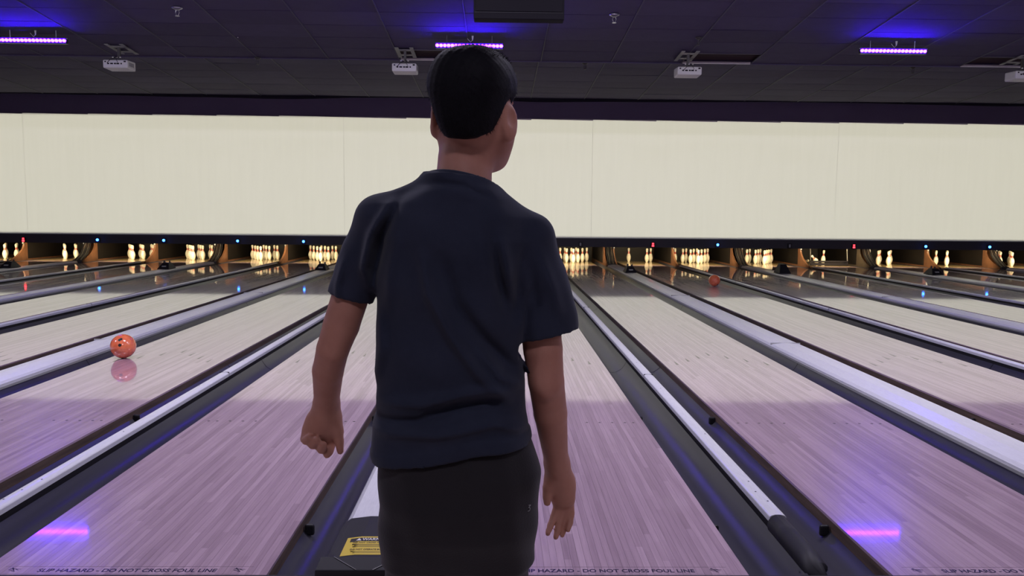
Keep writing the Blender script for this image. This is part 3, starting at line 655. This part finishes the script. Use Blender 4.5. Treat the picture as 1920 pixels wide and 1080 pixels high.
# ------------------------------------------------------------------ the person, grown from distance fields
class Field:
    def __init__(s, lo, hi, h):
        s.lo = np.array(lo, float); s.h = h; s.n = np.ceil((np.array(hi)-s.lo)/h).astype(int)+1
        s.F = np.full(s.n, .3, np.float32)
    def grid(s, a, b):
        i0 = np.clip(np.floor((np.array(a)-s.lo)/s.h).astype(int), 0, s.n); i1 = np.clip(np.ceil((np.array(b)-s.lo)/s.h).astype(int)+1, 0, s.n)
        ax = [(s.lo[k]+s.h*np.arange(i0[k], i1[k])).astype(np.float32) for k in range(3)]
        return tuple(slice(i0[k], i1[k]) for k in range(3)), np.meshgrid(*ax, indexing='ij', sparse=True)
    def put(s, fn, a, b, k=.02, op='u'):
        sl, (X, Y, Z) = s.grid(a, b)
        if 0 in s.F[sl].shape: return
        d = fn(X, Y, Z); f = s.F[sl]
        if op == 'u':
            if k: hh = np.maximum(k-np.abs(f-d), 0)/k; s.F[sl] = np.minimum(f, d)-hh*hh*k*.25
            else: s.F[sl] = np.minimum(f, d)
        else: s.F[sl] = np.maximum(f, -d)
    def cone(s, a, b, ra, rb, k=.02, op='u', sq=None):
        a, b = np.array(a), np.array(b); m = max(ra, rb)+.05
        ab = b-a; L = max(float(ab@ab), 1e-9)
        def fn(X, Y, Z):
            px, py, pz = X-a[0], Y-a[1], Z-a[2]
            t = np.clip((px*ab[0]+py*ab[1]+pz*ab[2])/L, 0, 1)
            return np.sqrt((px-t*ab[0])**2+(py-t*ab[1])**2+(pz-t*ab[2])**2)-(ra+t*(rb-ra))
        s.put(fn, np.minimum(a, b)-m, np.maximum(a, b)+m, k, op)
    def chain(s, pts, rs, k=.012):
        for i in range(len(pts)-1): s.cone(pts[i], pts[i+1], rs[i], rs[i+1], k if i == 0 else .003)
    def ell(s, c, r, R=None, k=.02, op='u'):
        c, r = np.array(c), np.array(r); m = r.max()+.05; R = np.eye(3) if R is None else np.array(R)
        def fn(X, Y, Z):
            px, py, pz = X-c[0], Y-c[1], Z-c[2]
            q = [(R[0][j]*px+R[1][j]*py+R[2][j]*pz) for j in range(3)]     # into local axes (columns of R)
            k0 = np.sqrt(sum((q[j]/r[j])**2 for j in range(3))); k1 = np.sqrt(sum((q[j]/r[j]**2)**2 for j in range(3)))+1e-9
            return k0*(k0-1)/k1
        s.put(fn, c-m, c+m, k, op)
    def stack(s, rows, p=2.4, k=.03, grow=0.):
        "rows: (z, xc, half_w, yc, half_d) from the top down"
        A = np.array(sorted(rows)); z0, z1 = A[0,0], A[-1,0]
        def fn(X, Y, Z):
            zz = np.clip(Z, z0, z1); g = [np.interp(zz, A[:,0], A[:,j]).astype(np.float32) for j in range(1, 5)]
            a, b = g[1]+grow, g[3]+grow
            q = (np.abs((X-g[0])/a)**p+np.abs((Y-g[2])/b)**p)**(1/p)
            return np.maximum((q-1)*np.minimum(a, b), np.abs(Z-(z0+z1)/2)-(z1-z0)/2)
        m = .06; s.put(fn, ((A[:,1]-A[:,2]).min()-m, (A[:,3]-A[:,4]).min()-m, z0-m), ((A[:,1]+A[:,2]).max()+m, (A[:,3]+A[:,4]).max()+m, z1+m), k)
    def mesh(s, name, mats):
        F = s.F; neg = F < 0; n = np.array(F.shape)-1
        cnt = np.zeros(n, np.int8)
        for c in range(8):
            o = [(c >> k) & 1 for k in range(3)]; cnt += neg[o[0]:o[0]+n[0], o[1]:o[1]+n[1], o[2]:o[2]+n[2]]
        I = np.nonzero((cnt > 0) & (cnt < 8)); idx = np.full(n, -1, np.int64); idx[I] = np.arange(len(I[0]))
        P = np.zeros((len(I[0]), 3)); C = np.zeros(len(I[0]))
        for c in range(8):
            o = [(c >> k) & 1 for k in range(3)]
            for k in range(3):
                if o[k]: continue
                e = list(o); e[k] = 1
                fa = F[I[0]+o[0], I[1]+o[1], I[2]+o[2]]; fb = F[I[0]+e[0], I[1]+e[1], I[2]+e[2]]
                m = (fa < 0) != (fb < 0); t = np.where(m, fa/np.where(m, fa-fb, 1), 0)
                p = np.array(o, float)[None, :].repeat(len(t), 0); p[:, k] += t
                P[m] += p[m]; C[m] += 1
        V = (np.stack(I, 1)+P/C[:, None])*s.h+s.lo
        Q = []
        for k in range(3):
            a, b = [(1, 2), (2, 0), (0, 1)][k]
            sl0 = [slice(None)]*3; sl1 = [slice(None)]*3; sl0[k] = slice(0, -1); sl1[k] = slice(1, None)
            ch = neg[tuple(sl0)] != neg[tuple(sl1)]; st = neg[tuple(sl0)]
            J = np.array(np.nonzero(ch)); ok = (J[a] > 0) & (J[b] > 0) & (J[a] < n[a]) & (J[b] < n[b]); J = J[:, ok]
            sg = st[tuple(J)]
            def cell(da, db):
                q = J.copy(); q[a] -= da; q[b] -= db; return idx[tuple(q)]
            q = np.stack([cell(1, 1), cell(0, 1), cell(0, 0), cell(1, 0)], 1)
            q[~sg] = q[~sg][:, ::-1]; Q.append(q)
        Q = np.concatenate(Q); me = bpy.data.meshes.new(name)
        # a few rounds of smoothing take the voxel steps out
        E = np.concatenate([Q[:, [0,1]], Q[:, [1,2]], Q[:, [2,3]], Q[:, [3,0]]])
        for lam in (.5, -.52, .5, -.52, .5):
            acc = np.zeros_like(V); deg = np.zeros(len(V))
            for j in range(3): acc[:, j] = np.bincount(E[:,0], V[E[:,1], j], len(V))
            deg = np.bincount(E[:,0], minlength=len(V)); V = V+lam*(acc/np.maximum(deg, 1)[:, None]-V)
        me.from_pydata(V.tolist(), [], Q.tolist())
        for q in mats: me.materials.append(MATS[q])
        me.polygons.foreach_set('use_smooth', [True]*len(me.polygons)); me.update()
        return me, V, Q
YP = -1.28
def w(u, v, dy=0.): p = at(u, v, YP+dy); return np.array((p.x, p.y, p.z))
def wr(px, dy=0.): return px*(YP+dy-CAM.y)/FPX         # a pixel radius at that depth
def row(v, l, r, yc, b, grow=0): 
    a, c = w(l, v), w(r, v); return ((a[2]+c[2])/2, (a[0]+c[0])/2, (c[0]-a[0])/2+grow, YP+yc, b)

# joints
SHL, ELL, WRL = w(713, 428, .01), w(624, 655, .0), w(612, 762, .09)
SHR, ELR, WRR = w(990, 466, .01), w(1024, 715, .0), w(1044, 872, .10)
HC = w(890, 190); TURN = math.radians(-19)
HR = np.array(Matrix.Rotation(TURN, 3, 'Z'))           # columns: head axes in the world
def hd(x, y, z): return HC+HR @ np.array((x, y, z))
lo, hi = (-.90, YP-.26, -.01), (-.12, YP+.30, 1.70)

# --- body
B = Field(lo, hi, .0036)
B.stack([row(368, 800, 930, .0, .05), row(392, 740, 950, .0, .07), row(425, 725, 980, .0, .08), row(520, 722, 990, .0, .09), row(690, 722, 965, .0, .085), row(800, 718, 975, .0, .09), row(900, 728, 990, .005, .09)], grow=-.006)
B.chain([w(878, 262, .015), w(872, 300, .01), w(868, 362, .0)], [.050, .051, .055], .02)
B.cone(w(860, 375), SHL+np.array((.02,0,.0)), .042, .03, .02); B.cone(w(880, 392), SHR+np.array((-.02,0,.0)), .042, .03, .02)
# arms
B.chain([SHL, w(662, 540, .005), w(640, 610, .0), ELL, w(615, 695, .03), WRL], [.040, .036, .0345, .031, .0305, .0245], .02)
B.chain([SHR, w(1012, 600, .005), w(1018, 655, .0), ELR, w(1032, 775, .035), WRR], [.040, .040, .038, .035, .0335, .0240], .02)
B.ell(ELR+np.array((.0, -.022, -.004)), (.016, .012, .02), k=.02)
# left hand: palm turned back to the camera, last fingers curled, index and thumb hanging
d = .10
B.cone(w(612, 760, .09), w(604, 800, d), .0225, .029, .02); B.cone(w(592, 790, d), w(586, 808, d), .020, .021, .02); B.cone(w(618, 785, d), w(616, 812, d), .021, .019, .02)
fr = .0088
B.chain([w(579, 806, d), w(571, 823, d-.002), w(574, 826, d-.022), w(580, 820, d-.034)], [.0105, fr, fr, .0078], .007)
B.chain([w(590, 810, d), w(584, 831, d-.004), w(587, 834, d-.026), w(594, 824, d-.038)], [.011, .0095, .0092, .008], .006)
B.chain([w(602, 814, d), w(600, 838, d-.004), w(603, 842, d-.026), w(606, 834, d-.038)], [.011, .0098, .0095, .0082], .006)
B.chain([w(617, 815, d), w(621, 833, d+.0), w(617, 847, d-.012), w(613, 853, d-.02)], [.0115, .0095, .0088, .0076], .006)
B.chain([w(624, 785, d-.005), w(633, 808, d-.01), w(636, 828, d-.014), w(638, 846, d-.018)], [.016, .0125, .0095, .0072], .012)
# right hand: hanging open, thumb towards the thigh
d = .115
B.cone(w(1045, 870, .10), w(1052, 908, d), .0225, .027, .02); B.cone(w(1042, 905, d), w(1049, 938, d), .019, .017, .02); B.cone(w(1058, 900, d), w(1063, 936, d), .019, .017, .02)
B.chain([w(1048, 945, d), w(1039, 968, d-.006), w(1032, 986, d-.016), w(1027, 1000, d-.026)], [.0105, .0082, .0072, .0060], .004)
B.chain([w(1055, 948, d), w(1050, 972, d-.002), w(1046, 992, d-.010), w(1042, 1007, d-.020)], [.0105, .0083, .0074, .0062], .003)
B.chain([w(1062, 946, d), w(1061, 970, d+.004), w(1058, 989, d-.0), w(1054, 1003, d-.008)], [.010, .0080, .0072, .0060], .003)
B.chain([w(1068, 938, d+.004), w(1071, 962, d+.004), w(1069, 979, d-.004), w(1065, 994, d-.014)], [.0095, .0076, .0068, .0056], .003)
B.chain([w(1036, 895, d-.008), w(1028, 915, d-.016), w(1026, 930, d-.018), w(1026, 942, d-.02)], [.016, .0118, .0098, .0082], .012)
# legs (inside the trousers)
HL, HRr = w(775, 900, .0), w(925, 900, .0)
KL, KR = np.array((HL[0]+.005, YP+.02, .46)), np.array((HRr[0]-.005, YP+.03, .46))
AL, AR = np.array((KL[0]-.005, YP-.02, .09)), np.array((KR[0]+.015, YP+.0, .09))
for h_, k_, a_ in ((HL, KL, AL), (HRr, KR, AR)):
    B.chain([h_, k_, k_+np.array((0, -.01, -.12)), a_], [.062, .044, .042, .03], .03)
    B.cone(a_+np.array((0, .0, -.04)), a_+np.array((0, .14, -.06)), .028, .022, .03)
# head
B.ell(hd(0, -.004, .004), (.070, .088, .086), HR, .02)
B.ell(hd(0, .030, -.055), (.058, .058, .062), HR, .03)
B.ell(hd(0, .062, -.098), (.030, .026, .024), HR, .03)
for sx in (-1, 1):
    B.cone(hd(sx*.056, .010, -.06), hd(sx*.022, .066, -.102), .018, .017, .03)                 # jaw line
    B.ell(hd(sx*.036, .068, -.038), (.022, .018, .018), HR, .02)                             # cheek
    B.ell(hd(sx*.029, .088, -.008), (.0155, .012, .011), HR, .0, op='s')                       # eye socket
    B.cone(hd(sx*.012, .088, .006), hd(sx*.046, .076, .006), .008, .007, .012)                 # brow
    er = np.array(Matrix.Rotation(TURN+sx*-.38, 3, 'Z'))
    ex = .0825 if sx < 0 else .0715; ez = .006 if sx < 0 else -.004
    B.ell(hd(sx*ex, -.004, -.036+ez), (.0065, .021, .031), er, .008)                           # ear
    B.ell(hd(sx*(ex-.003), -.002, -.057+ez), (.007, .012, .015), er, .008)
    B.ell(hd(sx*(ex+.005), -.006, -.030+ez), (.004, .012, .016), er, .0, op='s')
B.chain([hd(0, .086, .0), hd(0, .098, -.022), hd(0, .108, -.040)], [.007, .010, .012], .012)
for sx in (-1, 1): B.ell(hd(sx*.010, .098, -.045), (.008, .009, .007), HR, .008)
B.ell(hd(0, .084, -.070), (.022, .010, .006), HR, .006); B.ell(hd(0, .084, -.080), (.019, .010, .006), HR, .006)
me, V, Q = B.mesh('person', ['skin'])
person = link('person', me)
tag(person, 'person seen from behind in navy t-shirt and black trousers, arms hanging at the sides', 'person')
for sx in (-1, 1):
    c = hd(sx*.029, .0835, -.008)
    MB().lathe([(.002, -.010), (.007, -.007), (.010, 0), (.007, .007), (.002, .010)], 12).build('eye', 'eye_white', person, tuple(c), smooth=True)
    MB().lathe([(.0005, -.0042), (.003, -.003), (.0042, 0), (.003, .003), (.0005, .0042)], 10).build('iris', 'iris', person, tuple(hd(sx*.029, .0895, -.008)), smooth=True)
del B

# --- hair: a short dark cap cut along the nape and over the ears, with fine strands standing off it
Hf = Field(HC-.16, HC+.18, .0034)
sl, (X, Y, Z) = Hf.grid(HC-.2, HC+.2)
px, py, pz = X-HC[0], Y-HC[1], Z-HC[2]
lx = HR[0,0]*px+HR[1,0]*py+0*pz; ly = HR[0,1]*px+HR[1,1]*py+0*pz
rx = np.interp(pz, [-.09, -.07, -.035, -.008, .015, .035], [.052, .056, .063, .069, .0775, .0795]).astype(np.float32); ry = np.interp(pz, [-.09, -.05, .0, .03], [.076, .086, .097, .098]).astype(np.float32)
qq = (np.abs(lx/rx)**2.6+np.abs((ly+.008)/ry)**2.6+np.abs(pz/.098)**2.6)**(1/2.6)
Hf.F[sl] = (qq-1)*.075
th = np.abs(np.arctan2(lx, -ly))                                   # 0 at the back, pi at the face
zc = np.interp(th, [0, .45, .95, 1.25, 1.5, 1.75, 2.1, PI], [-.075, -.073, -.060, -.022, .004, -.010, .045, .055]).astype(np.float32)
fz = .0007*np.sin(X*310+Z*190)*np.sin(Y*290+Z*260)
Hf.F = np.maximum(Hf.F+fz, (zc-pz)*.8)
me, V, Q = Hf.mesh('hair', ['hair_black'])
# strands
T = V[Q]; cen = T.mean(1); nr = np.cross(T[:,1]-T[:,0], T[:,2]-T[:,0]); nr /= np.linalg.norm(nr, axis=1)[:, None]+1e-9
pick = rng.choice(len(cen), 9000); c = cen[pick]; nn = nr[pick]
keep = ((c-HC) @ np.array((0, 0, 1)) > -.066); c, nn = c[keep], nn[keep]
dirv = nn*.24+np.array((0, 0, -.75))+.22*rng.normal(size=c.shape)+np.where((c[:, 2:3]-HC[2]) > .07, 1, 0)*np.array((.2, .3, .75))
dirv /= np.linalg.norm(dirv, axis=1)[:, None]; ln = rng.uniform(.004, .008, len(c))[:, None]
sd = np.cross(dirv, nn); sd /= np.linalg.norm(sd, axis=1)[:, None]+1e-9
SV = np.stack([c-sd*.0005-nn*.001, c+sd*.0005-nn*.001, c+dirv*ln], 1).reshape(-1, 3)
allv = np.concatenate([V, SV]); nf = len(V)
fs = Q.tolist()+[(nf+3*i, nf+3*i+1, nf+3*i+2) for i in range(len(c))]
me = bpy.data.meshes.new('hair'); me.from_pydata(allv.tolist(), [], fs); me.materials.append(MATS['hair_black']); me.polygons.foreach_set('use_smooth', [True]*len(fs)); me.update()
o = link('hair', me, person); o['label'] = 'short black hair'

# --- t-shirt
Tf = Field(lo, hi, .0040)
trows = [row(330, 800, 932, -.004, .070), row(346, 797, 933, -.004, .074), row(360, 775, 938, -.006, .084), row(382, 722, 958, -.002, .092), row(408, 700, 992, .0, .100), row(450, 694, 1014, .0, .108), row(510, 702, 1006, .0, .110),
         row(562, 706, 998, .002, .110), row(620, 709, 982, .002, .108), row(690, 703, 981, .002, .106), row(735, 711, 982, .004, .106), row(790, 697, 991, .006, .114), row(835, 700, 1000, .006, .120), row(885, 706, 1006, .006, .124)]
Tf.stack(trows, 2.3)
Tf.cone(w(815, 360), w(718, 409), .036, .042, .03); Tf.cone(w(905, 388), w(988, 442), .038, .043, .03)
Tf.chain([w(713, 421), w(690, 472, .004), w(660, 545, .006), w(650, 580, .006)], [.051, .050, .0460, .0455], .02)
Tf.chain([w(990, 458), w(1008, 520, .004), w(1026, 600, .006), w(1032, 660, .006)], [.051, .057, .0600, .0610], .02)
sl, (X, Y, Z) = Tf.grid(lo, hi)
# folds: soft ridges along lines over the back (pixels of the photograph turned into places on the shirt)
back = np.clip((YP+.03-Y)/.06, 0, 1)
def fold(pts, amp, wid, sharp=1.0):
    pw = [w(u, v) for u, v in pts]; best = np.full((X.shape[0], 1, Z.shape[2]), 9., np.float32); along = np.zeros_like(best)
    for i in range(len(pw)-1):
        a, b = pw[i][[0, 2]], pw[i+1][[0, 2]]; ab = b-a; L = float(ab@ab)
        t = np.clip(((X-a[0])*ab[0]+(Z-a[1])*ab[1])/L, 0, 1); qx = X-a[0]-t*ab[0]; qz = Z-a[1]-t*ab[1]
        dd = np.sqrt(qx**2+qz**2); m = dd < best; best = np.where(m, dd, best); along = np.where(m, (i+t)/(len(pw)-1), along)
    taper = np.clip(np.sin(PI*np.clip(along*.94+.03, 0, 1)), 0, 1)**.6
    return amp*taper*np.exp(-(best/wid)**2)
disp = np.zeros((X.shape[0], 1, Z.shape[2]), np.float32)
for pts, amp, wid in [
    ([(800, 470), (815, 540), (850, 610), (900, 680), (950, 730)], .0075, .011), ([(835, 480), (860, 560), (905, 620), (965, 690)], -.006, .013),
    ([(935, 440), (948, 500), (958, 560)], .0045, .011), ([(925, 430), (935, 500), (950, 580)], -.006, .012), ([(978, 470), (968, 540), (962, 600)], -.0035, .012),
    ([(735, 390), (705, 440), (690, 500), (700, 545)], .006, .009), ([(760, 370), (725, 440), (705, 520)], -.005, .010), ([(760, 430), (745, 500), (735, 580)], .004, .012),
    ([(705, 770), (790, 768), (860, 740), (930, 732)], -.005, .010), ([(715, 735), (800, 735), (880, 715), (965, 712)], .005, .010), ([(720, 790), (830, 785), (930, 770), (985, 790)], .005, .010),
    ([(900, 640), (940, 690), (975, 705)], .005, .009), ([(720, 560), (725, 640), (712, 700)], .004, .012),
    ([(815, 345), (870, 352), (920, 372)], -.003, .006), ([(1010, 470), (1035, 540), (1046, 585)], .003, .010), ([(990, 490), (1000, 540), (1006, 575)], -.0025, .010), ([(655, 480), (640, 530), (640, 560)], .004, .008)]:
    disp += fold(pts, amp, wid)
disp += .0016*np.sin(X*38+Z*21+1.2)*np.sin(Z*33-X*17)
Tf.F -= disp*back*2.9
# hem, sleeve ends and neck opening
def half(p, n): n = np.array(n)/np.linalg.norm(n); return (X-p[0])*n[0]+(Y-p[1])*n[1]+(Z-p[2])*n[2]
hz = np.interp(X, [w(q, 860, -.07)[0] for q in (705, 800, 900, 1000)], [w(705, 866, -.05)[2], w(800, 872, -.115)[2], w(900, 852, -.115)[2], w(1000, 824, -.02)[2]]).astype(np.float32)
torso_only = (np.abs(X-w(850, 800)[0]) < .175)
Tf.F = np.maximum(Tf.F, np.where(torso_only, hz-Z+(Y-YP)*.05, -1))
for (pa, pb, s_, e_, rs, re, xcut) in ((w(612, 547), w(690, 569), w(690, 470, .004), w(650, 580, .006), .036, .0350, -1), (w(975, 638), w(1088, 614), w(1012, 520, .004), w(1032, 660, .006), .050, .0515, 1)):
    dx = pb-pa; nrm = np.array((-dx[2], 0, dx[0])); nrm = -nrm if nrm[2] > 0 else nrm; nrm /= np.linalg.norm(nrm)
    hp = half(pa, nrm); inside = ((X < w(700, 560)[0]) & (Z > w(700, 640)[2])) if xcut < 0 else (X > np.interp(Z, [w(0, 690)[2], w(0, 655)[2]], [w(995, 690)[0], w(972, 650)[0]])) & (Z > w(0, 735)[2])
    Tf.F = np.where(inside & (Z > .9), np.maximum(Tf.F, hp), Tf.F)
    # hollow sleeve end
    ab = e_-s_; L = float(ab@ab); t = np.clip(((X-s_[0])*ab[0]+(Y-s_[1])*ab[1]+(Z-s_[2])*ab[2])/L, 0, 1)
    dd = np.sqrt((X-s_[0]-t*ab[0])**2+(Y-s_[1]-t*ab[1])**2+(Z-s_[2]-t*ab[2])**2)-(rs+t*(re-rs))
    Tf.F = np.where(inside & ((X < w(692, 560)[0]) if xcut < 0 else True), np.maximum(Tf.F, -np.maximum(dd, -(hp+.035))), Tf.F)
Tf.F -= np.where(torso_only & (Z < .95), .0022*np.clip((hz+.020-Z)/.003, 0, 1), 0)
A = np.array(sorted(trows)); zz = np.clip(Z, A[0,0], A[-1,0]); g = [np.interp(zz, A[:,0], A[:,j]) for j in range(1, 5)]
inner = ((np.abs((X-g[0])/(g[1]-.012))**2.3+np.abs((Y-g[2])/(g[3]-.014))**2.3)**(1/2.3)-1)*.1
Tf.F = np.maximum(Tf.F, -np.maximum(inner, Z-hz-.03).astype(np.float32))
# neck: tilted opening, lower on the right
nc = w(866, 347); nn_ = np.array((.20, .25, 1.)); hp = half(nc, nn_)
neck = np.sqrt((X-nc[0])**2+((Y-nc[1]-.006)*1.05)**2)-.0610
Tf.F = np.maximum(Tf.F, np.minimum(hp-.004, .5*np.ones_like(hp)) if False else np.where((np.abs(X-nc[0]) < .10), hp-.006, -1))
Tf.F = np.maximum(Tf.F, -np.maximum(neck, -(hp+.05)))
me, V, Q = Tf.mesh('t_shirt', ['shirt_navy'])
shirt = link('t_shirt', me, person); shirt['label'] = 'dark navy short-sleeved t-shirt'
# ribbed collar band
mb = MB(); pts = []
n_ = Vector(nn_).normalized(); ux = n_.cross(Vector((0, 1, 0))).normalized(); uy = n_.cross(ux)
N = 48; sec = [(-.004, -.012), (.002, -.013), (.004, -.004), (.003, .006), (-.001, .008), (-.004, .004)]
vs = []; fs = []
for i in range(N):
    q = 2*PI*i/N; rd = ux*math.cos(q)*.0665+uy*math.sin(q)*.0655; rn = rd.normalized()
    for (a, b) in sec: vs.append(Vector(nc)+Vector((0, .006, 0))+rd+rn*a+n_*b)
for i in range(N):
    for j in range(6): fs.append((i*6+j, i*6+(j+1) % 6, ((i+1) % N)*6+(j+1) % 6, ((i+1) % N)*6+j))
mb.add(vs, fs); mb.build('collar', 'shirt_navy', shirt, smooth=True)
del Tf

# --- trousers
Pf = Field((lo[0], lo[1], .02), (hi[0], hi[1], .98), .0048)
prow = [row(780, 722, 985, .006, .098), row(830, 708, 1000, .006, .108), row(880, 711, 1015, .006, .116), row(930, 713, 1010, .006, .120), row(985, 716, 1001, .006, .110), row(1050, 724, 992, .008, .080)]
Pf.stack(prow, 2.4)
for h_, k_, a_, px_ in ((w(779, 985, .006), KL, AL, .064), (w(923, 985, .008), KR, AR, .077)):
    Pf.chain([h_, (h_+k_)/2+np.array((0, .004, 0)), k_, (k_+a_)/2, a_], [px_, px_*.98, .062, .057, .052], .03)
sl, (X, Y, Z) = Pf.grid((lo[0], lo[1], .02), (hi[0], hi[1], 1.0))
disp = .0022*np.sin(Z*38+X*60)*np.sin(X*45-Z*20+Y*15)+.003*np.exp(-((Z-.5)/.10)**2)*np.sin(Z*120+X*20)+.003*np.exp(-((Z-.12)/.08)**2)*np.sin(Z*160)
Pf.F -= disp
Pf.F = np.maximum(Pf.F, .085-Z)
for h_, k_, a_ in ((HL, KL, AL), (HRr, KR, AR)): Pf.cone(a_-np.array((0, 0, .05)), a_+np.array((0, 0, .05)), .042, .042, op='s')
me, V, Q = Pf.mesh('trousers', ['trouser_black']); tr = link('trousers', me, person); tr['label'] = 'plain black trousers'
# small pale emblem on the right thigh
e = w(992, 952, -.012)
bvh_p = None
from mathutils.bvhtree import BVHTree
bvh_p = BVHTree.FromPolygons([tuple(v) for v in V], [tuple(q) for q in Q])
d = (Vector(e)-CAM).normalized(); hit = bvh_p.ray_cast(CAM, d)
if hit[0] is not None:
    n = hit[1]; zv = Vector((0, 0, 1)); sx_ = zv.cross(n).normalized(); up = n.cross(sx_)
    mb = MB()
    for (xa, ya, xb, yb) in ((-.003, .006, .003, .005), (.003, .005, -.002, .001), (-.002, .001, .003, -.001), (.003, -.001, .002, -.006), (.002, -.006, -.003, -.006)):
        a = hit[0]+sx_*xa+up*ya+n*.0006; b = hit[0]+sx_*xb+up*yb+n*.0006
        mb.tube([a, b], .0006, 6)
    mb.build('emblem', 'emblem_grey', tr)
del Pf
# --- shoes
for a_, wd_ in ((AL, 'left'), (AR, 'right')):
    sf = Field(a_-np.array((.08, .12, .10)), a_+np.array((.08, .24, .06)), .004)
    sf.cone(a_+np.array((0, -.02, -.035)), a_+np.array((0, .13, -.058)), .044, .034, .02); sf.cone(a_+np.array((0, -.005, -.03)), a_+np.array((0, .0, .01)), .042, .040, .02)
    sl, (X, Y, Z) = sf.grid(a_-.3, a_+.3); sf.F = np.maximum(sf.F, .012-Z)
    me, V, Q = sf.mesh('shoe', ['shoe_red']); sh = link('shoe', me, person)
    mb = MB(); n = 24; ring = []
    for i in range(n):
        q = 2*PI*i/n; yy = math.sin(q); ring.append((a_[0]+.040*math.cos(q)*(1 if yy < 0 else .95), a_[1]+.052+.118*yy))
    vs = [(x, y, .0005) for x, y in ring]+[(x, y, .016) for x, y in ring]
    mb.add(vs, [tuple(reversed(range(n))), tuple(range(n, 2*n))]+[(i, (i+1) % n, n+(i+1) % n, n+i) for i in range(n)]); mb.build('sole', 'sole_white', sh)
